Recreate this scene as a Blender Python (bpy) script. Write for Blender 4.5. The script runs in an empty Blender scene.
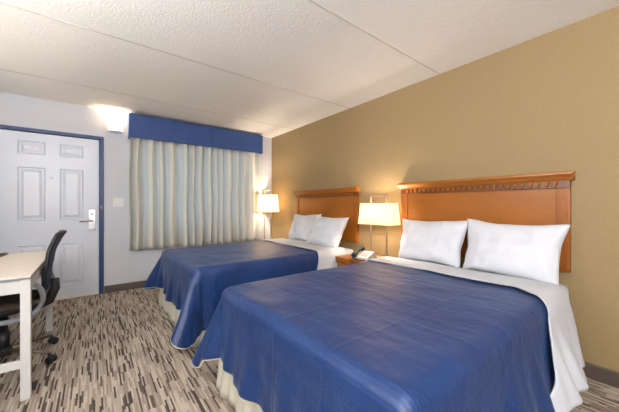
import bpy, bmesh, math, random
from mathutils import Vector, Matrix, noise
PI=math.pi
S=bpy.context.scene
C=S.collection
R=math.radians
W,F,CL,H=2.709,4.697,2.485,1.18
XL,YB=-1.25,-2.4

# ------------------------------------------------------------ materials
def srgb(r,g,b):
    f=lambda c:(c/255/12.92) if c/255<=.04045 else ((c/255+.055)/1.055)**2.4
    return (f(r),f(g),f(b),1)
class NT:
    def __init__(s,name):
        s.m=bpy.data.materials.new(name); s.m.use_nodes=True; s.t=s.m.node_tree; s.t.nodes.clear()
        s.out=s.n('ShaderNodeOutputMaterial'); s.b=s.n('ShaderNodeBsdfPrincipled'); s.l(s.b.outputs[0],s.out.inputs[0])
    def n(s,t,**k):
        o=s.t.nodes.new(t)
        for a,v in k.items(): setattr(o,a,v)
        return o
    def l(s,a,b): s.t.links.new(a,b)
    def math(s,op,a,b=None):
        o=s.n('ShaderNodeMath',operation=op)
        for i,v in enumerate((a,b)):
            if v is None: continue
            if isinstance(v,(int,float)): o.inputs[i].default_value=v
            else: s.l(v,o.inputs[i])
        return o.outputs[0]
    def noise(s,vec,scale,detail=3,rough=.5):
        o=s.n('ShaderNodeTexNoise'); o.inputs['Scale'].default_value=scale; o.inputs['Detail'].default_value=detail; o.inputs['Roughness'].default_value=rough
        if vec is not None: s.l(vec,o.inputs['Vector'])
        return o.outputs['Fac']
    def coord(s,scale=None):
        o=s.n('ShaderNodeTexCoord').outputs['Object']
        if scale:
            m=s.n('ShaderNodeMapping'); m.inputs['Scale'].default_value=scale; s.l(o,m.inputs[0]); o=m.outputs[0]
        return o
    def mix(s,fac,a,b):
        o=s.n('ShaderNodeMix',data_type='RGBA')
        if isinstance(fac,(int,float)): o.inputs[0].default_value=fac
        else: s.l(fac,o.inputs[0])
        for i,v in ((6,a),(7,b)):
            if isinstance(v,tuple): o.inputs[i].default_value=v
            else: s.l(v,o.inputs[i])
        return o.outputs[2]
    def ramp(s,fac,stops,mode='LINEAR'):
        o=s.n('ShaderNodeValToRGB'); cr=o.color_ramp; cr.interpolation=mode
        cr.elements[0].position,cr.elements[0].color=stops[0]; cr.elements[1].position,cr.elements[1].color=stops[-1]
        for p,c in stops[1:-1]:
            e=cr.elements.new(p); e.color=c
        s.l(fac,o.inputs[0]); return o.outputs[0]
    def bump(s,h,strength=.3,dist=.01,prev=None):
        o=s.n('ShaderNodeBump'); o.inputs['Strength'].default_value=strength; o.inputs['Distance'].default_value=dist
        s.l(h,o.inputs['Height'])
        if prev is not None: s.l(prev,o.inputs['Normal'])
        s.l(o.outputs[0],s.b.inputs['Normal']); return o.outputs[0]
    def p(s,**k):
        for a,v in k.items(): s.b.inputs[a.replace('_',' ')].default_value=v
        return s

def plain(name,col,rough=.5,metal=0,var=.06,scale=8,bump=0,bs=200):
    q=NT(name); v=q.coord()
    d=tuple(c*(1-var) for c in col[:3])+(1,); h=tuple(min(1,c*(1+var)) for c in col[:3])+(1,)
    q.l(q.mix(q.noise(v,scale),d,h),q.b.inputs['Base Color'])
    q.p(Roughness=rough,Metallic=metal)
    if bump: q.bump(q.noise(v,bs,2),bump,.002)
    return q.m

M={}
M['white_paint']=plain('white_paint',srgb(214,219,230),.35,var=.02)
M['blue_paint']=plain('blue_paint',srgb(42,64,112),.4,var=.08)
M['chrome']=plain('chrome',srgb(205,205,208),.22,1,var=.03)
M['brass_nickel']=plain('brushed_nickel',srgb(188,176,156),.38,.85,var=.05)
M['black_plastic']=plain('black_plastic',srgb(28,28,31),.42,var=.1)
M['cream_plastic']=plain('cream_plastic',srgb(158,156,152),.4,var=.03)
M['switch_plastic']=plain('switch_plastic',srgb(226,224,220),.35,var=.02)
M['grey_plastic']=plain('grey_plastic',srgb(150,154,165),.38,var=.05)
M['bronze_metal']=plain('bronze_metal',srgb(128,112,96),.35,.7,var=.08)
M['skirt_cloth']=plain('skirt_cloth',srgb(206,200,182),.9,var=.04,bump=.2,bs=500)
M['trim_cloth']=plain('trim_cloth',srgb(214,208,190),.8,var=.03)
M['pillow_cloth']=plain('pillow_cloth',srgb(212,213,218),.85,var=.015,scale=4,bump=.15,bs=400)
M['sheet_cloth']=plain('sheet_cloth',srgb(200,202,208),.85,var=.02,scale=4,bump=.15,bs=400)
M['seat_cloth']=plain('seat_cloth',srgb(92,78,66),.9,var=.3,scale=40,bump=.4,bs=300)
M['folder']=plain('burgundy_leather',srgb(96,44,38),.5,var=.1)
M['fob']=plain('phone_card',srgb(228,224,214),.5)
M['base_brown']=plain('brown_baseboard',srgb(88,74,66),.5,var=.08)
M['shadow_glass']=None

# chair mesh
q=NT('navy_mesh'); v=q.coord()
q.l(q.mix(q.noise(v,20),srgb(26,46,78),srgb(40,66,104)),q.b.inputs['Base Color']); q.p(Roughness=.55)
q.bump(q.noise(v,420,1),.5,.002); M['navy_mesh']=q.m

# satin bedspread: fine ribs across the bed, stitched creases along it
q=NT('blue_satin'); v=q.coord(); uv=q.n('ShaderNodeUVMap').outputs[0]
sp=q.n('ShaderNodeSeparateXYZ'); q.l(uv,sp.inputs[0])
rib=q.math('SINE',q.math('MULTIPLY',sp.outputs[0],2*PI/.016))
n1=q.noise(v,3.5,4); n2=q.noise(v,24,3)
base=q.mix(n1,srgb(12,42,90),srgb(24,62,120))
base=q.mix(q.math('MULTIPLY',q.math('ADD',rib,1),.16),base,srgb(8,29,68))
q.l(base,q.b.inputs['Base Color'])
q.p(Roughness=.42); q.b.inputs['Sheen Weight'].default_value=.12; q.b.inputs['Sheen Roughness'].default_value=.35
q.b.inputs['Sheen Tint'].default_value=srgb(150,175,235); q.b.inputs['Specular IOR Level'].default_value=.55
b1=q.bump(rib,.22,.0014); b2=q.bump(n2,.35,.012,b1); b2=q.bump(q.noise(q.coord((5,1.6,2)),2.2,2),.28,.05,b2)
def crease(comp,pos):
    d=q.math('ABSOLUTE',q.math('SUBTRACT',comp,pos)); return q.math('SMOOTH_MAX' if False else 'MAXIMUM',q.math('SUBTRACT',1.0,q.math('MULTIPLY',d,70)),0)
cr=None
for comp,pos in ((sp.outputs[1],.40),(sp.outputs[1],-.02),(sp.outputs[1],-.36),(sp.outputs[0],1.15),(sp.outputs[0],1.62)):
    k=crease(comp,pos); cr=k if cr is None else q.math('ADD',cr,k)
q.bump(cr,.4,.004,b2)
M['blue_satin']=q.m

# valance fabric
q=NT('valance_fabric'); v=q.coord((1,1,1))
q.l(q.mix(q.noise(q.coord((3,3,60)),6,3),srgb(38,64,118),srgb(56,86,146)),q.b.inputs['Base Color']); q.p(Roughness=.6)
q.bump(q.noise(q.coord((3,3,60)),8,3),.3,.004); M['valance_fabric']=q.m

# curtain
q=NT('curtain_fabric'); v=q.coord()
q.l(q.mix(q.noise(v,5),srgb(228,225,214),srgb(238,235,225)),q.b.inputs['Base Color']); q.p(Roughness=.8)
q.bump(q.noise(v,420,2),.25,.001)
tr=q.n('ShaderNodeBsdfTranslucent'); tr.inputs[0].default_value=srgb(186,192,194)
mx=q.n('ShaderNodeMixShader'); uvn=q.n('ShaderNodeSeparateXYZ'); q.l(q.n('ShaderNodeUVMap').outputs[0],uvn.inputs[0])
fr_=q.math('SINE',q.math('MULTIPLY',uvn.outputs[0],2*PI))
mr=q.n('ShaderNodeMapRange'); mr.interpolation_type='SMOOTHSTEP'; q.l(fr_,mr.inputs[0])
for i_,v_ in ((1,-.15),(2,.45),(3,.50),(4,.04)): mr.inputs[i_].default_value=v_
q.l(mr.outputs[0],mx.inputs[0])
q.l(q.b.outputs[0],mx.inputs[1]); q.l(tr.outputs[0],mx.inputs[2]); q.l(mx.outputs[0],q.out.inputs[0]); M['curtain_fabric']=q.m

# lamp shade
def shade_mat(name,col,fac):
    q=NT(name); v=q.coord()
    q.l(q.mix(q.noise(v,300,1),col,tuple(c*.93 for c in col[:3])+(1,)),q.b.inputs['Base Color']); q.p(Roughness=.8)
    tr=q.n('ShaderNodeBsdfTranslucent'); tr.inputs[0].default_value=col
    mx=q.n('ShaderNodeMixShader'); mx.inputs[0].default_value=fac
    q.l(q.b.outputs[0],mx.inputs[1]); q.l(tr.outputs[0],mx.inputs[2]); q.l(mx.outputs[0],q.out.inputs[0]); return q.m
M['shade_linen']=shade_mat('shade_linen',srgb(243,232,208),.55)
M['sconce_glass']=shade_mat('sconce_glass',srgb(248,244,236),.6)
def emit(name,col,s):
    q=NT(name); q.l(q.noise(q.coord(),3),q.b.inputs['Roughness']); q.b.inputs['Base Color'].default_value=col
    q.b.inputs['Emission Color'].default_value=col; q.b.inputs['Emission Strength'].default_value=s; return q.m
M['bulb']=emit('warm_bulb',(1,.78,.5,1),18)
M['globe']=emit('ceiling_globe',(1,.95,.88,1),6)

# honey wood, grain along local axis
def wood(name,a,b,sc,rough=.32):
    q=NT(name); v=q.coord(sc)
    g=q.noise(v,3,5,.6); f=q.noise(v,16,3)
    col=q.mix(g,a,b); col=q.mix(q.math('MULTIPLY',f,.35),col,tuple(c*.6 for c in a[:3])+(1,))
    q.l(col,q.b.inputs['Base Color']); q.p(Roughness=rough); q.bump(f,.08,.002); return q.m
M['honey_y']=wood('honey_wood',srgb(144,82,18),srgb(176,106,28),(8,1,8))
M['honey_z']=wood('honey_wood_upright',srgb(140,78,18),srgb(170,100,28),(8,8,1))
M['honey_dark']=wood('honey_wood_dark',srgb(96,50,16),srgb(120,66,24),(8,1,8))
M['desk_top']=wood('pale_desk_wood',srgb(218,208,192),srgb(232,224,210),(1,6,6),.45)
M['desk_white']=wood('whitewashed_wood',srgb(212,210,206),srgb(226,225,222),(5,5,1),.5)
M['desk_edge']=plain('desk_edge',srgb(128,132,142),.45)

# walls, ceiling, floor
def wallmat(name,a,b,str_=.25,vert=True):
    q=NT(name); v=q.coord((60,60,5) if vert else (1,1,1)); w=q.coord()
    n=q.noise(v,5,3); m=q.noise(w,160,2)
    q.l(q.mix(q.math('ADD',q.math('MULTIPLY',n,.6),q.math('MULTIPLY',m,.4)),a,b),q.b.inputs['Base Color']); q.p(Roughness=.75)
    q.bump(q.math('ADD',n,m),str_,.003); return q.m
M['tan_wall']=wallmat('tan_wallpaper',srgb(141,118,80),srgb(162,138,99))
M['grey_wall']=wallmat('pale_grey_wall',srgb(196,197,203),srgb(208,209,214),.2)
q=NT('stipple_ceiling'); v=q.coord()
m1=q.noise(v,90,4,.7)
vo=q.n('ShaderNodeTexVoronoi'); vo.inputs['Scale'].default_value=70; q.l(v,vo.inputs['Vector'])
q.l(q.mix(m1,srgb(232,229,224),srgb(244,242,238)),q.b.inputs['Base Color']); q.p(Roughness=.9)
q.bump(q.math('ADD',m1,vo.outputs['Distance']),.4,.006); M['ceiling']=q.m
M['seam']=plain('ceiling_seam',srgb(198,190,178),.9)

q=NT('striped_carpet'); v=q.coord(); sp=q.n('ShaderNodeSeparateXYZ'); q.l(v,sp.inputs[0])
wob=q.math('MULTIPLY',q.math('SUBTRACT',q.noise(v,30,2),.5),.004)
col=q.math('FLOOR',q.math('DIVIDE',q.math('ADD',sp.outputs[0],wob),0.0095))
wn=q.n('ShaderNodeTexWhiteNoise',noise_dimensions='1D'); q.l(col,wn.inputs['W'])
yy=q.math('ADD',q.math('DIVIDE',sp.outputs[1],.135),q.math('MULTIPLY',wn.outputs[0],17.3))
cell=q.math('FLOOR',yy)
cb=q.n('ShaderNodeCombineXYZ'); q.l(col,cb.inputs[0]); q.l(cell,cb.inputs[1])
w2=q.n('ShaderNodeTexWhiteNoise',noise_dimensions='2D'); q.l(cb.outputs[0],w2.inputs['Vector'])
cr=q.ramp(w2.outputs[0],[(0,srgb(48,40,37)),(.11,srgb(84,72,64)),(.20,srgb(156,140,125)),(.42,srgb(180,166,150)),(.66,srgb(200,187,170)),(.88,srgb(168,152,136))],'CONSTANT')
fib=q.math('ADD',q.math('MULTIPLY',q.noise(v,420,2),.5),q.math('MULTIPLY',q.noise(q.coord((230,14,1)),1,3),.6))
q.l(q.mix(q.math('MULTIPLY',fib,.35),cr,srgb(120,106,94)),q.b.inputs['Base Color']); q.p(Roughness=.95)
q.bump(q.math('ADD',fib,q.math('MULTIPLY',w2.outputs[0],.5)),.6,.006); M['carpet']=q.m

q=NT('window_glass'); q.p(Roughness=.02); q.b.inputs['Base Color'].default_value=(.9,.95,1,1); q.b.inputs['Transmission Weight'].default_value=1
q.l(q.math('MULTIPLY',q.noise(q.coord(),2),.02),q.b.inputs['Roughness']); M['glass']=q.m

# ------------------------------------------------------------ helpers
def obj(name,bm,mat,parent=None,smooth=False,bevel=0,auto=False):
    me=bpy.data.meshes.new(name)
    bmesh.ops.recalc_face_normals(bm,faces=bm.faces[:]) if not getattr(bm,'_k',False) else None
    bm.to_mesh(me); bm.free(); o=bpy.data.objects.new(name,me); C.objects.link(o)
    mats=mat if isinstance(mat,list) else [mat]
    for m in mats: me.materials.append(m)
    if smooth:
        for p in me.polygons: p.use_smooth=True
    if bevel:
        b=o.modifiers.new('bevel','BEVEL'); b.width=bevel; b.segments=2; b.limit_method='ANGLE'
    if parent: o.parent=parent
    return o
def tag(o,label,cat,group=None,kind=None):
    o['label']=label; o['category']=cat
    if group: o['group']=group
    if kind: o['kind']=kind
    return o
def thing(name,loc,label,cat,group=None,rz=0):
    o=bpy.data.objects.new(name,None); C.objects.link(o); o.location=loc; o.rotation_euler=(0,0,rz); o.empty_display_size=.1
    return tag(o,label,cat,group)
def struct(o): o['kind']='structure'; return o
def bx(bm,x0,x1,y0,y1,z0,z1,bev=0):
    r=bmesh.ops.create_cube(bm,size=1,matrix=Matrix.Translation(((x0+x1)/2,(y0+y1)/2,(z0+z1)/2))@Matrix.Diagonal((x1-x0,y1-y0,z1-z0,1)))
    if bev:
        es=list({e for v_ in r['verts'] for e in v_.link_edges}); bmesh.ops.bevel(bm,geom=es,offset=bev,segments=2,affect='EDGES',profile=.6)
    return bm
def B(*a,**k): return bx(bmesh.new(),*a,**k)
def tube(bm,pts,r,n=10,cap=True,flat=1.0):
    pts=[Vector(p) for p in pts]; rings=[]; up=None
    for i,p in enumerate(pts):
        t=(pts[min(i+1,len(pts)-1)]-pts[max(i-1,0)]).normalized()
        if up is None:
            up=Vector((0,0,1)) if abs(t.z)<.9 else Vector((1,0,0))
        s=t.cross(up).normalized(); up=s.cross(t).normalized()
        rr=r[i] if isinstance(r,(list,tuple)) else r
        rings.append([bm.verts.new(p+s*math.cos(a)*rr+up*math.sin(a)*rr*flat) for a in [2*PI*k/n for k in range(n)]])
    for a,b in zip(rings,rings[1:]):
        for k in range(n): bm.faces.new((a[k],a[(k+1)%n],b[(k+1)%n],b[k]))
    if cap: bm.faces.new(rings[0][::-1]); bm.faces.new(rings[-1])
    return bm
def lathe(bm,prof,c=(0,0,0),n=24,a0=0,a1=2*PI):
    full=abs(a1-a0-2*PI)<1e-6; m=n if full else n+1; rings=[]
    for r,z in prof: rings.append([bm.verts.new((c[0]+r*math.cos(a0+(a1-a0)*k/n),c[1]+r*math.sin(a0+(a1-a0)*k/n),c[2]+z)) for k in range(m)])
    for a,b in zip(rings,rings[1:]):
        for k in range(m if full else m-1): bm.faces.new((a[k],a[(k+1)%m],b[(k+1)%m],b[k]))
    return bm
def loft(bm,prof,axis,a,b):   # extrude closed 2D profile along an axis
    def mk(p,t): return {'y':(p[0],t,p[1]),'x':(t,p[0],p[1])}[axis]
    A=[bm.verts.new(mk(p,a)) for p in prof]; Bv=[bm.verts.new(mk(p,b)) for p in prof]
    n=len(prof)
    for k in range(n): bm.faces.new((A[k],A[(k+1)%n],Bv[(k+1)%n],Bv[k]))
    bm.faces.new(A[::-1]); bm.faces.new(Bv); return bm
def grid(bm,nu,nv,fn,uvfn=None):
    V=[[bm.verts.new(fn(i/nu,j/nv)) for j in range(nv+1)] for i in range(nu+1)]
    L=bm.loops.layers.uv.new('UVMap') if uvfn else None
    for i in range(nu):
        for j in range(nv):
            f=bm.faces.new((V[i][j],V[i+1][j],V[i+1][j+1],V[i][j+1]))
            if L:
                for lp,(a,b) in zip(f.loops,((i,j),(i+1,j),(i+1,j+1),(i,j+1))): lp[L].uv=uvfn(a/nu,b/nv)
    return V
def thick(o,t,off=0):
    m=o.modifiers.new('thick','SOLIDIFY'); m.thickness=t; m.offset=off; return o
def copy_thing(root,loc,rz,label,group=None):
    r=root.copy(); C.objects.link(r); r.location=loc; r.rotation_euler=(0,0,rz); r['label']=label
    if group: r['group']=group
    for ch in list(root.children):
        c=ch.copy(); C.objects.link(c); c.parent=r
        for g in list(ch.children):
            d=g.copy(); C.objects.link(d); d.parent=c
    return r

# ------------------------------------------------------------ room shell
T=.12
struct(obj('floor',B(XL-T,W+T,YB-T,F+T,-.1,0),M['carpet']))
struct(obj('ceiling',B(XL-T,W+T,YB-T,F+T,CL,CL+.1),M['ceiling']))
for i,y in enumerate((1.403,2.63,3.905,.17,-1.06)):
    struct(obj('trim_%d'%(i+1),B(XL,W,y-.004,y+.004,CL-.0025,CL+.001),M['seam']))
struct(obj('wall_right',B(W,W+T,YB-T,F+T,0,CL),M['tan_wall']))
struct(obj('wall_left',B(XL-T,XL,YB-T,F+T,0,CL),M['grey_wall']))
struct(obj('wall_back',B(XL,W,YB-T,YB,0,CL),M['grey_wall']))
# far wall with holes for door and window
DX0,DX1,DZ=-.862,.064,2.072
WX0,WX1,WZ0,WZ1=.5,2.3,.8,2.1
bm=bmesh.new()
bx(bm,XL,DX0,F,F+T,0,CL); bx(bm,DX0,DX1,F,F+T,DZ,CL); bx(bm,DX1,WX0,F,F+T,0,CL)
bx(bm,WX0,WX1,F,F+T,0,WZ0); bx(bm,WX0,WX1,F,F+T,WZ1,CL); bx(bm,WX1,W,F,F+T,0,CL)
struct(obj('wall_far',bm,M['grey_wall']))
bm=bmesh.new(); loft(bm,[(W,0),(W-.012,0),(W-.012,.09),(W-.006,.1),(W,.1)],'y',YB,F)
struct(obj('baseboard_right',bm,M['base_brown']))
def bb(x0,x1):
    bm=bmesh.new(); return loft(bm,[(F,0),(F-.012,0),(F-.012,.088),(F-.006,.098),(F,.098)],'x',x0,x1)
struct(obj('baseboard_far',bb(DX1+.053,W-.013),M['base_brown']))
struct(obj('baseboard_left',B(XL,XL+.012,YB,F,0,.1),M['base_brown']))

# window behind the curtain
w=struct(obj('window_1',B(WX0+.03,WX1-.03,F+.06,F+.066,WZ0+.03,WZ1-.03),M['glass']))
bm=bmesh.new()
for a in ((WX0,WX1,WZ0,WZ0+.04),(WX0,WX1,WZ1-.04,WZ1),(WX0,WX0+.04,WZ0,WZ1),(WX1-.04,WX1,WZ0,WZ1),(1.38,1.42,WZ0,WZ1)): bx(bm,a[0],a[1],F+.04,F+.09,a[2],a[3])
obj('window_frame',bm,M['white_paint'],w)

# door: leaf with six raised panels
def door_leaf():
    bm=bmesh.new(); w,h=DX1-DX0-.012,DZ-.02
    cols=[(DX0+.15,DX0+.402),(DX0+.524,DX0+.765)]
    rows=[(.17,.715),(1.005,1.655),(1.80,1.965)]
    yf=F+.012
    xs=sorted({DX0+.006,DX1-.006,*[c for p in cols for c in p]}); zs=sorted({.012,DZ-.008,*[r for p in rows for r in p]})
    pan={(a,b) for a in cols for b in rows}
    for i in range(len(xs)-1):
        for j in range(len(zs)-1):
            x0,x1,z0,z1=xs[i],xs[i+1],zs[j],zs[j+1]
            if (x0,x1) in cols and (z0,z1) in rows:
                lv=[(0,0),(.008,-.004),(.018,.009),(.032,.009),(.058,-.002),(.06,-.003)]
                prev=None
                for ins,d in lv:
                    ring=[bm.verts.new(p) for p in ((x0+ins,yf+d,z0+ins),(x1-ins,yf+d,z0+ins),(x1-ins,yf+d,z1-ins),(x0+ins,yf+d,z1-ins))]
                    if prev:
                        for k in range(4): bm.faces.new((prev[k],prev[(k+1)%4],ring[(k+1)%4],ring[k]))
                    prev=ring
                bm.faces.new(prev)
            else:
                bm.faces.new([bm.verts.new(p) for p in ((x0,yf,z0),(x1,yf,z0),(x1,yf,z1),(x0,yf,z1))])
    bmesh.ops.remove_doubles(bm,verts=bm.verts[:],dist=1e-5)
    bx(bm,DX0-.02,DX1+.02,yf+.0465,yf+.075,-.02,DZ+.02); bx(bm,DX0+.006,DX1-.006,yf+.012,yf+.045,.012,DZ-.008)  # first slab is an added backing that blocks outside light at the leaf gap
    return bm
d=struct(obj('door_1',door_leaf(),M['white_paint']))
bm=bmesh.new()
for a in ((DX0-.05,DX0,0,DZ),(DX1,DX1+.05,0,DZ),(DX0-.05,DX1+.05,DZ,DZ+.042)):
    bx(bm,a[0],a[1],F-.012,F+.10,a[2],a[3],.004)
obj('door_frame',bm,M['blue_paint'],d)
bm=bmesh.new(); bx(bm,DX0+.004,DX1-.004,F-.004,F+.012,.004,.045,.002)
obj('door_sweep',bm,M['switch_plastic'],d)
pl=obj('lock_plate',B(-.05,.025,F-.006,F+.012,.865,1.135,.004),M['chrome'],d)
bm=bmesh.new(); tube(bm,[(-.013,F-.004,.985),(-.013,F-.05,.985)],.011); tube(bm,[(-.006,F-.05,.985),(-.06,F-.054,.987),(-.14,F-.05,.982)],[.011,.010,.008])
obj('door_lever',bm,M['chrome'],pl,True)
bm=bmesh.new(); tube(bm,[(-.013,F-.004,1.075),(-.013,F-.02,1.075)],.012); tube(bm,[(-.013,F-.02,1.075),(-.013,F-.03,1.075)],.007)
obj('thumb_turn',bm,M['chrome'],pl,True)
bm=bmesh.new(); tube(bm,[(-.41,F+.012,1.53),(-.41,F+.002,1.53)],.012,14); obj('peephole',bm,M['white_paint'],d,True)
g=obj('door_guard',B(.072,.10,F-.026,F-.012,1.14,1.185,.004),M['bronze_metal'],d)

# ------------------------------------------------------------ wall fittings
t=thing('light_switch',(.278,F,1.235),'white double light switch plate between the door and curtain','light switch')
obj('switch_plate',B(-.062,.062,-.006,0,-.06,.06,.002),M['switch_plastic'],t)
for sx in (-.026,.026):
    bm=bmesh.new(); bx(bm,sx-.005,sx+.005,-.016,-.005,-.012,.012,.002); obj('toggle',bm,M['switch_plastic'],t)

t=thing('wall_sconce',(.245,F,2.285),'lit white half-round wall sconce between door and blue valance','wall lamp')
bm=bmesh.new(); lathe(bm,[(.078,-.085),(.080,0),(.082,.085)],n=20,a0=PI,a1=2*PI)
thick(obj('sconce_shade',bm,M['sconce_glass'],t,True),.004)
bm=bmesh.new(); lathe(bm,[(.0,-.098),(.05,-.098),(.081,-.094),(.085,-.088),(.085,-.08),(.079,-.08)],n=20,a0=PI,a1=2*PI)
thick(obj('metal_rim',bm,M['chrome'],t,True),.003)
obj('back_plate',B(-.07,.07,-.012,0,-.09,.07,.003),M['chrome'],t)
bm=bmesh.new(); bmesh.ops.create_uvsphere(bm,u_segments=14,v_segments=10,radius=.024,matrix=Matrix.Translation((0,-.045,-.01))); tube(bm,[(0,-.045,-.03),(0,-.045,-.08)],.012)
obj('light_bulb',bm,M['bulb'],t,True)

# valance: box cornice covered in fabric
VX0,VX1,VY,VZ0,VZ1=.384,2.425,4.515,2.128,2.452
bm=bmesh.new()
seams=[VX0,.945,1.50,1.985,VX1]
for a,b in zip(seams,seams[1:]):
    bx(bm,a+.0015,b-.0015,VY,VY+.02,VZ0,VZ1,.006)
bx(bm,VX0,VX0+.02,VY+.018,F,VZ0,VZ1,.004); bx(bm,VX1-.02,VX1,VY+.018,F,VZ0,VZ1,.004); bx(bm,VX0,VX1,VY+.018,F,VZ1-.015,VZ1)
tag(obj('valance',bm,M['valance_fabric']),'navy blue fabric box valance over the window curtain','valance')
# curtain: pleated
def fold_s(u): return u*15.5+.16*math.sin(u*31)+.3*math.sin(u*9+1)
def curt(u,v):
    x=.392+(2.425-.392)*u; s=fold_s(u)
    ph=2*PI*s; am=.058*(.75+.25*v)
    z=2.30-(2.30-.555)*v
    q=math.sin(ph)
    y=4.598-am*(2*((1+q)/2)**1.7-1)+.008*math.sin(7*v+u*23)*v
    x+=.016*math.sin(2*ph)*(.4+.6*v)+.006*math.sin(9*v+s)
    return (x,y,z+.006*math.sin(ph*.5+1)*v)
bm=bmesh.new(); grid(bm,560,26,curt,lambda u,v:(fold_s(u),v))
t=thing('window_curtain',(0,0,0),'off-white pleated curtain hanging below the blue valance','curtain')
thick(obj('curtain_cloth',bm,M['curtain_fabric'],t,True),.002)
bm=bmesh.new(); tube(bm,[(.40,4.60,2.325),(2.40,4.60,2.325)],.012); obj('curtain_rod',bm,M['chrome'],t,True)

# ------------------------------------------------------------ headboards
def headboard(yc,label):
    w=.685
    t=thing('headboard',(W,yc,.71),label,'headboard','honey wooden headboards')
    X=lambda a:-a
    bm=bmesh.new(); bx(bm,-.028,-.002,-w+.06,w-.06,0,.60); obj('headboard_panel',bm,M['honey_y'],t,bevel=.002)
    for s in (-1,1):
        bm=bmesh.new(); a,b=sorted((s*w,s*(w-.075)))
        bx(bm,-.04,-.002,a,b,0,.60,.003); bx(bm,-.044,-.038,a+.018,b-.018,.02,.545,.002); obj('stile',bm,M['honey_z'],t)
    bm=bmesh.new(); bx(bm,-.045,-.002,-w,w,.600,.655,.002)
    fr=obj('frieze',bm,M['honey_dark'],t)  # darker tone paints in the shade between the dentils
    n=26; first=None
    for k in range(n):
        y=-w+.055+(2*w-.11)*(k+.5)/n; a=.0135
        if first is None:
            bm=bmesh.new()
            v=[bm.verts.new(p) for p in ((-.045,-a,.645),(-.045,a,.645),(-.045,a*.5,.610),(-.045,-a*.5,.610),(-.060,-a,.645),(-.060,a,.645),(-.056,a*.4,.616),(-.056,-a*.4,.616))]
            for f in ((0,1,2,3),(4,5,6,7),(0,1,5,4),(1,2,6,5),(2,3,7,6),(3,0,4,7)): bm.faces.new([v[i] for i in f])
            dn=first=obj('dentil',bm,M['honey_y'],fr)
        else: dn=first.copy(); C.objects.link(dn); dn.parent=fr
        dn.location=(0,y,0)
    bm=bmesh.new()
    prof=[(-.002,.655),(-.050,.655),(-.056,.662),(-.060,.674),(-.072,.688),(-.080,.696),(-.080,.712),(-.074,.718),(-.002,.718)]
    loft(bm,prof,'y',-w-.022,w+.022); obj('crown_moulding',bm,M['honey_y'],t)
    return t
headboard(1.127,'honey-stained wooden headboard behind the near bed')
headboard(3.148,'honey-stained wooden headboard behind the far bed, next to the curtain')

# ------------------------------------------------------------ beds
X0,XH,TOP=.672,2.64,.635
def bed(y0,y1,label):
    yc=(y0+y1)/2; hw=(y1-y0)/2
    t=thing('bed',(0,yc,0),label,'bed','double beds')
    def slab(z0,z1,ins,r):
        bm=bmesh.new(); bx(bm,X0+ins,XH,-hw+ins,hw-ins,z0,z1); es=bm.edges[:]
        bmesh.ops.bevel(bm,geom=es,offset=r,segments=5,affect='EDGES',profile=.5); return bm
    obj('mattress',slab(.36,TOP,0,.05),M['sheet_cloth'],t,True)
    obj('box_spring',slab(.12,.355,.012,.02),M['skirt_cloth'],t,True)
    for x in (X0+.12,XH-.12):
        for y in (-hw+.12,hw-.12): obj('leg',B(x-.025,x+.025,y-.025,y+.025,0,.09),M['black_plastic'],t)
    obj('bed_frame',B(X0+.06,XH-.06,-hw+.06,hw-.06,.09,.118),M['black_plastic'],t)
    # skirt running round three sides
    L=XH-X0; P=[L,2*hw,L]; tot=sum(P)
    def sk(u,v):
        s=u*tot; out=.006+.035*v; fold=(.010*math.sin(s*26+2*math.sin(s*3.1))+.007*math.sin(s*61))*v
        z=.345-(.345-.012)*v; o=out+fold; cr=.03
        if s<P[0]: x,y=XH-s,-hw-o; k=min(1,(P[0]-s)/.05); 
        elif s<P[0]+P[1]: x,y=X0-o,-hw+(s-P[0])
        else: x,y=X0+(s-P[0]-P[1]),hw+o
        if x<X0-o*.2+.001 and s<P[0]: x=X0
        return (x,y,z)
    bm=bmesh.new(); grid(bm,520,8,sk); thick(obj('bed_skirt',bm,M['skirt_cloth'],t,True),.003)
    return t
Y0,Y1,Y2,Y3=.435,1.82,2.455,3.84
bed(Y0,Y1,'near double bed with white mattress and cream pleated skirt')
bed(Y2,Y3,'far double bed with white mattress and cream skirt, next to curtain')

def drape(a,b,y0,y1,e,seed=0,fold=1.0):
    near=(0.10+.16*min(1,max(0,(a-1.0)/.7))) if y0<1 else .10
    """cloth coordinate (a along bed, b across) -> point on a cloth lying on the mattress"""
    Rr=.055+e; x0=X0+.05; yl,yh=y0+.05,y1-.05
    da=max(0,x0-a); s=0
    if b<yl: db=yl-b; s=-1
    elif b>yh: db=b-yh; s=1
    else: db=0
    r=math.hypot(da,db); x=max(a,x0); y=min(max(b,yl),yh); z=TOP+e
    if r>1e-6:
        ca,cb=da/r,db/r; th=math.atan2(db,da)
        q=Rr*PI/2
        if r<q: o=Rr*math.sin(r/Rr); dn=Rr*(1-math.cos(r/Rr))
        else:
            l=r-q; s2=math.sin(2*th)
            k=(near if s<0 and db>da else .09)+.34*max(0,s2)**1.15
            k+=.10*math.sin(6*th+seed)*max(0,s2)**.7
            pos=a if db>da else b
            side=1-max(0,s2)
            k+=fold*side*(.055*math.sin(pos*9.0+seed)+.04*math.sin(pos*21+2+seed*2)+.02*math.sin(pos*43+seed))*min(1,l/.25)
            k=min(.8,max(.02,k))
            o=Rr+l*k; dn=Rr+l*math.sqrt(1-k*k)
        x-=o*ca; y+=s*o*cb; z-=dn
    else:
        pass
    n=noise.noise(Vector((a*3.2+seed,b*3.2,seed)))*.007+noise.noise(Vector((a*9,b*7+seed,1)))*.003
    edge=min(1,r/.2) if r>0 else 0
    z+=max(n,-.004)*(1-edge)+.003
    x-=n*edge*1.5
    return Vector((x,y,max(z,.015)))
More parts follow.
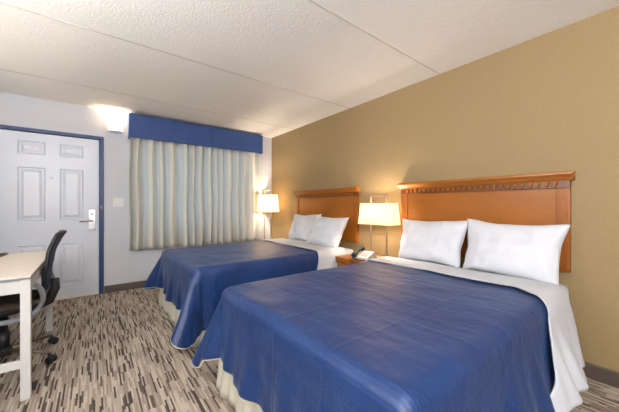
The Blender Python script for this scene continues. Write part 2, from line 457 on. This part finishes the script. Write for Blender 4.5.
def clothgrid(na,nb,y0,y1,fa,fb,e,seed,fold=1.0):
    bm=bmesh.new(); yc=(y0+y1)/2
    def ab(u,v): b=fb(u,v); return fa(u,v,b),b
    V=grid(bm,na,nb,lambda u,v: drape(*ab(u,v),y0,y1,e,seed,fold),lambda u,v:(ab(u,v)[0],ab(u,v)[1]-yc))
    # boundary points for piping
    return bm,[[w_.co.copy() for w_ in r] for r in V]
def spread(y0,y1,name_label,xh,seed,side_n,side_f,foot,curve):
    yl,yh=y0+.05,y1-.05
    b0,b1=yl-side_n,yh+side_f
    a0=X0+.05-foot; RC=.22
    def fb(u,v): return b0+(b1-b0)*v
    def fa(u,v,b):
        head=xh-curve*max(0,(yl+.10-b))
        # rounded hem corners
        lo=a0
        for e_,sg in ((b0,1),(b1,-1)):
            d=(b-e_)*sg
            if d<RC: lo=max(lo,a0+RC-math.sqrt(max(0,RC**2-(RC-d)**2)))
        return lo+(head-lo)*u
    bm,P=clothgrid(150,150,y0,y1,fa,fb,.008,seed)
    t=thing('bedspread',(0,0,0),name_label,'bedspread','blue bedspreads')
    thick(obj('spread_cloth',bm,M['blue_satin'],t,True),.006,1)
    path=[r[0] for r in P[::-1]]+P[0][1:-1]+[r[-1] for r in P]
    pts=[path[0]]
    for p in path[1:]:
        if (p-pts[-1]).length>.004: pts.append(p)
    bm=bmesh.new(); tube(bm,pts,.0065,8); obj('piping',bm,M['trim_cloth'],t,True)
    return t
spread(Y0,Y1,'quilted satin navy bedspread with cream piping on the near bed',2.17,1.3,.63,.52,.475,.60)
spread(Y2,Y3,'quilted satin navy bedspread with cream piping on the far bed',2.12,4.1,.55,.50,.475,.25)
def sheet(y0,y1,label,xl,xr,seed,sn,sf,curve,rc):
    yl,yh=y0+.05,y1-.05; b0,b1=yl-sn,yh+sf
    def fb(u,v): return b0+(b1-b0)*v
    def fa(u,v,b):
        k=max(0,yl+.12-b)
        l=xl-curve*k+.008*math.sin(b*9+seed); r=xr-rc*k+.012*math.sin(b*7+seed*2)
        return l+(r-l)*u
    bm,P=clothgrid(40,170,y0,y1,fa,fb,.026,seed+7,1.5)
    o=obj('top_sheet',bm,M['sheet_cloth'],None,True); thick(o,.008,1)
    return tag(o,label,'sheet','turned-down white sheets')
sheet(Y0,Y1,'white top sheet folded down over the near blue bedspread',2.11,2.385,2.2,.50,.30,.78,.06)
sheet(Y2,Y3,'white top sheet folded down over the far blue bedspread',2.04,2.42,5.2,.50,.30,.2,.0)

# pillows
def pillow(c,w,h,t,lean,rx,label,seed,ry=0):
    bm=bmesh.new(); N=44
    def f(sgn):
        def g(u,v):
            a,b=2*u-1,2*v-1
            pin=1-.075*(1-b*b)*abs(a)**3; pin2=1-.11*(1-a*a)*abs(b)**3
            y=a*w/2*pin*(1+.06*b); z=b*h/2*pin2
            th=t/2*(max(0,1-abs(a)**3.2)**.62)*(max(0,1-abs(b)**3.2)**.62)
            th*=1.0-.18*b+.0
            nz=noise.noise(Vector((a*1.6+seed,b*1.6,seed*1.7)))*.022+noise.noise(Vector((a*3.2,b*2.6+seed,seed)))*.013
            ra=noise.noise(Vector((a*7+seed,b*2,seed)))*.006
            x=-sgn*(th+(nz+ra)*min(1,th/(t*.25)))
            z+=noise.noise(Vector((a*2,seed,b*2)))*.012*abs(b)
            y+=noise.noise(Vector((seed,a*2,b*2)))*.010*abs(a)
            return (x,y,z)
        return g
    grid(bm,N,N,f(1)); grid(bm,N,N,f(-1)); bmesh.ops.remove_doubles(bm,verts=bm.verts[:],dist=1e-4)
    o=obj('pillow',bm,M['pillow_cloth'],None,True)
    o.location=c; o.rotation_euler=(rx,R(lean),R(ry))
    return tag(o,label,'pillow','white bed pillows')
pillow((2.505,1.395,.85),.64,.44,.17,20,R(-1),'plump white pillow on the near bed, on the side of the telephone',3.1)
pillow((2.495,.758,.852),.64,.45,.18,20,R(1),'large white pillow on the near bed, farthest from the telephone',8.4)
pillow((2.53,3.43,.85),.65,.46,.17,22,R(-2),'white pillow on the far bed, on the side of the curtain',12.7)
pillow((2.43,2.80,.845),.66,.45,.18,24,R(1),'white pillow on the far bed, on the side of the telephone',21.3)

# ------------------------------------------------------------ nightstands
def nightstand():
    t=thing('nightstand',(2.455,2.125,0),'honey-stained wooden nightstand between the two beds, under the telephone','nightstand')
    hx,hy,z=.235,.265,.60
    bm=bmesh.new(); bx(bm,-hx+.02,hx,-hy+.02,hy-.02,.06,z-.03,.003); obj('cabinet_body',bm,M['honey_z'],t)
    bm=bmesh.new(); bx(bm,-hx,hx,-hy,hy,z-.025,z,.006); obj('table_top',bm,M['honey_y'],t)
    bm=bmesh.new(); bx(bm,-hx+.008,hx,-hy+.01,hy-.01,z-.07,z-.026,.002); 
    fr=obj('frieze',bm,M['honey_dark'],t)
    for k in range(15):
        y=-hy+.035+(2*hy-.07)*k/14; obj('dentil',B(-hx-.002,-hx+.012,y-.010,y+.010,z-.062,z-.032,.002),M['honey_y'],fr)
    for s in (-1,1):
        for k in range(12):
            x=-hx+.03+(2*hx-.06)*k/11; yy=s*(hy-.005); obj('dentil',B(x-.009,x+.009,min(yy,yy-s*.008),max(yy,yy-s*.008),z-.062,z-.032,.002),M['honey_y'],fr)
    for z0,z1 in ((.32,.52),(.09,.30)):
        dr=obj('drawer',B(-hx+.006,-hx+.024,-hy+.04,hy-.04,z0,z1,.004),M['honey_y'],t)
        bm=bmesh.new(); tube(bm,[(-hx+.008,0,(z0+z1)/2),(-hx-.01,0,(z0+z1)/2),(-hx-.02,0,(z0+z1)/2)],[.006,.008,.014]); obj('knob',bm,M['bronze_metal'],dr,True)
    bm=bmesh.new(); bx(bm,-hx+.03,hx-.01,-hy+.03,hy-.03,0,.06); obj('plinth',bm,M['honey_dark'],t)
    return t
ns=nightstand()

# ------------------------------------------------------------ lamps
def lamp(loc,label,name='bedside_lamp',h=.0,k=1.0,sh_=.237,group='twin-rod table lamps'):
    t=thing(name,loc,label,'lamp',group)
    obj('lamp_base',B(-.05,.05,-.15,.15,0,.018,.004),M['brass_nickel'],t)
    bm=bmesh.new()
    for s in (-1,1): bx(bm,-.008,.008,s*.11*k-.007,s*.11*k+.007,.018,h+.375+sh_+.088,.002)
    bx(bm,-.008,.008,-.11*k+.007,.11*k-.007,h+.375+sh_+.075,h+.375+sh_+.088,.002); obj('lamp_frame',bm,M['brass_nickel'],t)
    bm=bmesh.new(); bx(bm,-.004,.004,-.11*k,.11*k,h+.395,h+.403); tube(bm,[(0,0,h+.40),(0,0,h+.455)],.015); obj('socket',bm,M['brass_nickel'],t)
    bm=bmesh.new(); bmesh.ops.create_uvsphere(bm,u_segments=14,v_segments=10,radius=.026,matrix=Matrix.Translation((0,0,h+.475))); obj('light_bulb',bm,M['bulb'],t,True)
    bm=bmesh.new(); rings=[]
    for z,hx,hy in ((h+.375,.095,.225*k),(h+.375+sh_,.080,.198*k)):
        r=.012; pts=[]
        for sx,sy,a0 in ((1,1,0),(-1,1,90),(-1,-1,180),(1,-1,270)):
            for kk in range(4):
                a=R(a0+30*kk); pts.append((sx*(hx-r)+r*math.cos(a),sy*(hy-r)+r*math.sin(a),z))
        rings.append([bm.verts.new(p) for p in pts])
    n=len(rings[0])
    for kk in range(n): bm.faces.new((rings[0][kk],rings[0][(kk+1)%n],rings[1][(kk+1)%n],rings[1][kk]))
    sh=thick(obj('lamp_shade',bm,M['shade_linen'],t),.003)
    for z,hx,hy in ((h+.375,.0955,.2255*k),(h+.372+sh_,.0815,.1995*k)):
        bm=bmesh.new(); q_=[[bm.verts.new((sx*(hx+o_),sy*(hy+o_),z+zz)) for sx,sy in ((-1,-1),(1,-1),(1,1),(-1,1))] for o_,zz in ((0,0),(0,.006),(-.003,.006),(-.003,0))]
        for a in range(4):
            for c_ in range(4): bm.faces.new((q_[a][c_],q_[a][(c_+1)%4],q_[(a+1)%4][(c_+1)%4],q_[(a+1)%4][c_]))
        obj('shade_rim',bm,M['trim_cloth'],sh)
    return t
l1=lamp((2.515,2.0,.60),'lit twin-rod lamp with cream rectangular shade, between the two beds')
lamp((2.42,4.335,0),'lit twin-rod floor lamp with cream rectangular shade, in the corner by the curtain','floor_lamp',.70,1.06,.30,None)
copy_thing(l1,(-1.02,3.05,.757),0,'lit twin-rod lamp with cream shade on the white desk')

def point(name,loc,power,col,rad):
    l=bpy.data.lights.new(name,'POINT'); l.energy=power; l.color=col; l.shadow_soft_size=rad
    o=bpy.data.objects.new(name,l); C.objects.link(o); o.location=loc; return o
WARM=(1,.83,.64)
point('lamp_light',(2.515,2.0,1.09),38,WARM,.03)
point('lamp_light',(2.42,4.335,1.20),38,WARM,.03)
point('lamp_light',(-1.02,3.05,1.245),40,(1,.93,.86),.03)
point('sconce_light',(.245,F-.042,2.32),9,(1,.80,.56),.03)
# torchiere fill lamps added out of view to brighten the ceiling and room
def fill_torchiere(x,y,e,label):
    t=thing('floor_lamp',(x,y,0),label,'fill lamp')
    bm=bmesh.new(); lathe(bm,[(0,0),(.14,0),(.14,.015),(.03,.03),(.0,.03)]); obj('lamp_base',bm,M['brass_nickel'],t,True)
    bm=bmesh.new(); tube(bm,[(0,0,.025),(0,0,1.66)],.013,12); obj('pole',bm,M['brass_nickel'],t,True)
    bm=bmesh.new(); lathe(bm,[(.0,1.66),(.05,1.665),(.12,1.72),(.17,1.79)],n=32); thick(obj('lamp_bowl',bm,M['sconce_glass'],t,True),.004)
    bm=bmesh.new(); bmesh.ops.create_uvsphere(bm,u_segments=14,v_segments=10,radius=.035,matrix=Matrix.Translation((0,0,1.73))); obj('light_bulb',bm,M['bulb'],t,True)
    point('fill_light',(x,y,1.79),e,(.97,.985,1),.11)
fill_torchiere(-.75,-1.2,300,'added fill lamp with white glass bowl, unseen behind the camera')
fill_torchiere(-.95,1.3,80,'added fill lamp with white glass bowl, unseen by the left wall')
# ------------------------------------------------------------ telephone
t=thing('telephone',(2.355,2.075,.60),'cream and black desk telephone on the nightstand between the beds','telephone',rz=R(12))
bm=bmesh.new()
prof=[(-.11,0),(.10,0),(.10,.075),(.085,.082),(.02,.06),(-.105,.022)]
loft(bm,prof,'x',-.0,0) if False else None
A=[(-.105,0),(.105,0),(.105,.072),(.08,.080),(-.095,.026),(-.105,.018)]
V0=[bm.verts.new((p[0],-.095,p[1])) for p in A]; V1=[bm.verts.new((p[0],.095,p[1])) for p in A]
for k in range(6): bm.faces.new((V0[k],V0[(k+1)%6],V1[(k+1)%6],V1[k]))
bm.faces.new(V0[::-1]); bm.faces.new(V1)
obj('phone_body',bm,M['cream_plastic'],t,bevel=.006)
sl=math.atan2(.054,.175)
def face(bm,x0,x1,y0,y1,h):
    c=[]
    for x,y in ((x0,y0),(x1,y0),(x1,y1),(x0,y1)):
        c.append(Vector((x,y,.026+(x+.095)*math.tan(sl))))
    lo=[bm.verts.new(p) for p in c]; hi=[bm.verts.new(p+Vector((-.3*h,0,h))) for p in c]
    for k in range(4): bm.faces.new((lo[k],lo[(k+1)%4],hi[(k+1)%4],hi[k]))
    bm.faces.new(hi)
kp=obj('faceplate',(lambda b:(face(b,-.085,.06,-.085,.02,.002),b)[1])(bmesh.new()),M['fob'],t)
for i in range(4):
    for j in range(3):
        bm=bmesh.new(); x=-.06+.024*i; y=-.062+.026*j; face(bm,x,x+.014,y,y+.017,.006); obj('key_button',bm,M['grey_plastic'],kp)
bm=bmesh.new(); pts=[]
for k in range(13):
    s=-1+2*k/12; pts.append((-.005+s*.105,.062,.066+.024*(1-s*s)+s*.026))
tube(bm,pts,[.027,.030,.027,.021,.018,.017,.017,.017,.018,.021,.027,.030,.027],12)
obj('handset',bm,M['black_plastic'],t,True)
bm=bmesh.new(); pts=[]
for k in range(120):
    a=k/119; pts.append((-.12-.03*math.sin(a*PI)+.006*math.cos(a*PI*40),.07-.15*a,.012+.006*math.sin(a*PI*40)+.02*(1-a)**3))
tube(bm,pts,.0028,6); obj('coiled_cord',bm,M['black_plastic'],t,True)

# ------------------------------------------------------------ desk
t=thing('desk',(0,0,0),'white-washed wooden desk with pale top at the left edge','desk')
dx0,dx1,dy0,dy1,dz=-1.22,-.302,2.40,3.63,.757
obj('desk_top',B(dx0,dx1,dy0,dy1,dz-.012,dz,.002),M['desk_top'],t)
obj('top_edging',B(dx0+.001,dx1-.001,dy0+.001,dy1-.001,dz-.024,dz-.0125,.002),M['desk_edge'],t)
bm=bmesh.new()
bx(bm,dx0+.053,dx1-.048,dy0+.010,dy0+.028,dz-.105,dz-.024); bx(bm,dx0+.053,dx1-.048,dy1-.028,dy1-.010,dz-.105,dz-.024)
bx(bm,dx1-.028,dx1-.010,dy0+.049,dy1-.049,dz-.105,dz-.024); bx(bm,dx0+.022,dx0+.04,dy0+.049,dy1-.049,dz-.105,dz-.024)
obj('apron',bm,M['desk_white'],t,bevel=.002)
for x in (dx0+.030,dx1-.025):
    for y in (dy0+.026,dy1-.026):
        obj('leg',B(x-.023,x+.023,y-.023,y+.023,0,dz-.024,.003),M['desk_white'],t)
for y in (dy0+.012,dy1-.042): obj('stretcher',B(dx0+.053,dx1-.048,y,y+.03,.195,.24,.002),M['desk_white'],t)
t=thing('guest_folder',(-.742,3.47,dz),'burgundy leather guest folder lying on the pale desktop','folder',rz=R(-8))
obj('folder_cover',B(-.14,.14,-.11,.11,0,.004,.001),M['folder'],t); obj('folder_cover',B(-.14,.14,-.11,.11,.012,.016,.001),M['folder'],t)
obj('folder_pages',B(-.13,.125,-.105,.105,.0042,.0118),M['fob'],t)

# ------------------------------------------------------------ office chair, facing -x (towards the desk), origin on the floor
t=thing('office_chair',(-.528,3.04,0),'navy mesh swivel office chair pushed in at the white desk','chair',rz=0)
# built facing local -x
bm=bmesh.new()
def seat(u,v):
    a,b=2*u-1,2*v-1
    rr=(abs(a)**4+abs(b)**4)**.25+1e-9; k=max(abs(a),abs(b))/rr
    return a*k,b*k
N=24
for sgn in (1,-1):
    grid(bm,N,N,lambda u,v:(lambda p:(p[0]*.235,p[1]*.245,.465+ (sgn*.03*(max(0,1-max(abs(2*u-1),abs(2*v-1))**6)**.5) if sgn>0 else -.022*(max(0,1-max(abs(2*u-1),abs(2*v-1))**6)**.5)) -.02*max(0,-p[0]-.5)))(seat(u,v)))
bmesh.ops.remove_doubles(bm,verts=bm.verts[:],dist=1e-4)
obj('seat',bm,M['seat_cloth'],t,True)
bm=bmesh.new(); lathe(bm,[(0,.405),(.18,.405),(.225,.42),(.24,.44),(.235,.452),(.0,.452)],n=32)
obj('seat_pan',bm,M['black_plastic'],t,True)
# backrest: curved shell leaning back
def backc(v):   # centreline x,z for height fraction
    pts=[(.215,.50),(.246,.58),(.250,.66),(.264,.74),(.280,.83),(.312,.91),(.342,.97)]
    s=v*(len(pts)-1); i=min(int(s),len(pts)-2); f=s-i
    p=[pts[max(i-1,0)],pts[i],pts[i+1],pts[min(i+2,len(pts)-1)]]
    def cr(k): a,b,c,d=[q_[k] for q_ in p]; return .5*((2*b)+(-a+c)*f+(2*a-5*b+4*c-d)*f*f+(-a+3*b-3*c+d)*f**3)
    return cr(0),cr(1)
def back(u,v):
    a=2*u-1; x,z=backc(v); wd=.185*(1-.16*v)*(1-.55*max(0,.25-v)*1.6)*(1-.35*max(0,v-.85)*3)
    return (x-(.012+.045*max(0,v-.55))*a*a,a*wd,z-.02*a*a*max(0,v-.6))
bm=bmesh.new(); grid(bm,24,40,back); thick(obj('backrest',bm,M['navy_mesh'],t,True),.022)
ed=[]
for v in [k/30 for k in range(31)]: ed.append(back(0,v))
for u in [k/12 for k in range(1,13)]: ed.append(back(u,1))
for v in [1-k/30 for k in range(1,31)]: ed.append(back(1,v))
for u in [1-k/12 for k in range(1,12)]: ed.append(back(u,0))
ed.append(ed[0]); bm=bmesh.new(); tube(bm,ed,.015,8,cap=False); obj('back_frame',bm,M['black_plastic'],t,True)
bm=bmesh.new(); tube(bm,[(.06,0,.40),(.17,0,.395),(.25,0,.43),(.285,0,.52),(.285,0,.60)],[.02,.022,.022,.02,.016],10,flat=1.6); obj('back_bracket',bm,M['black_plastic'],t,True)
for s in (-1,1):
    pts=[]
    ctl=[(-.20,.30,.635),(-.08,.30,.645),(.08,.30,.648),(.17,.30,.645),(.225,.30,.605),(.245,.30,.53),(.22,.295,.455),(.15,.285,.405),(.05,.265,.385),(-.05,.235,.39),(-.09,.16,.40)]
    for i in range(len(ctl)-1):
        p=[Vector(ctl[max(i-1,0)]),Vector(ctl[i]),Vector(ctl[i+1]),Vector(ctl[min(i+2,len(ctl)-1)])]
        for k in range(5):
            f=k/5; a,b,c,d_=p; pts.append(.5*((2*b)+(-a+c)*f+(2*a-5*b+4*c-d_)*f*f+(-a+3*b-3*c+d_)*f**3))
    pts.append(Vector(ctl[-1])); pts=[Vector((p.x,p.y*s,p.z)) for p in pts]
    bm=bmesh.new(); tube(bm,pts,.015,10,flat=1.1); ar=obj('armrest',bm,M['grey_plastic'],t,True)
    bm=bmesh.new(); tube(bm,[Vector((p.x,p.y,p.z+.010)) for p in pts[1:13]],.02,10,flat=.5); obj('arm_pad',bm,M['black_plastic'],ar,True)
bm=bmesh.new(); lathe(bm,[(0,.41),(.024,.41),(.024,.25),(.034,.248),(.034,.09),(0,.09)],n=20); obj('gas_column',bm,M['black_plastic'],t,True)
bm=bmesh.new(); lathe(bm,[(0,.13),(.045,.13),(.05,.10),(.045,.075),(0,.075)],n=20); hub=obj('base_hub',bm,M['black_plastic'],t,True)
for k in range(5):
    a=R(-33+72*k+0); ca,sa=math.cos(a),math.sin(a); r=.318
    bm=bmesh.new(); tube(bm,[(.03*ca,.03*sa,.105),(.15*ca,.15*sa,.10),(r*ca,r*sa,.078)],[.022,.018,.013],8,flat=.8); lg=obj('base_arm',bm,M['bronze_metal'],t,True)
    bm=bmesh.new(); px,py=-sa,ca
    for s in (-1,1):
        c=Vector((r*ca+.012*ca,r*sa+.012*sa,.027)); d_=Vector((px,py,0))
        tube(bm,[c+d_*s*.008,c+d_*s*.011,c+d_*s*.026,c+d_*s*.029],[.02,.027,.027,.02],16)
    tube(bm,[(r*ca,r*sa,.075),(r*ca,r*sa,.045)],.009,8); bx(bm,c.x-.014,c.x+.014,c.y-.014,c.y+.014,.03,.058,.004)
    obj('caster',bm,M['black_plastic'],lg,True)

# ------------------------------------------------------------ world, camera
wd=bpy.data.worlds.new('world'); S.world=wd; wd.use_nodes=True
bg=wd.node_tree.nodes['Background']; bg.inputs[0].default_value=(.62,.78,1,1); bg.inputs[1].default_value=4.2
f_px=280.08
cam=bpy.data.cameras.new('camera'); cam.sensor_width=36; cam.lens=f_px/619*36; cam.clip_start=.02
co=bpy.data.objects.new('camera',cam); C.objects.link(co); co.location=(0,0,H)
co.rotation_euler=(R(90),0,-math.atan((309.5-93.24)/f_px)); S.camera=co
cam.shift_y=.0002
S.view_settings.view_transform='Standard'; S.view_settings.look='None'; S.view_settings.gamma=1; S.view_settings.exposure=.41
S.view_settings.use_curve_mapping=False
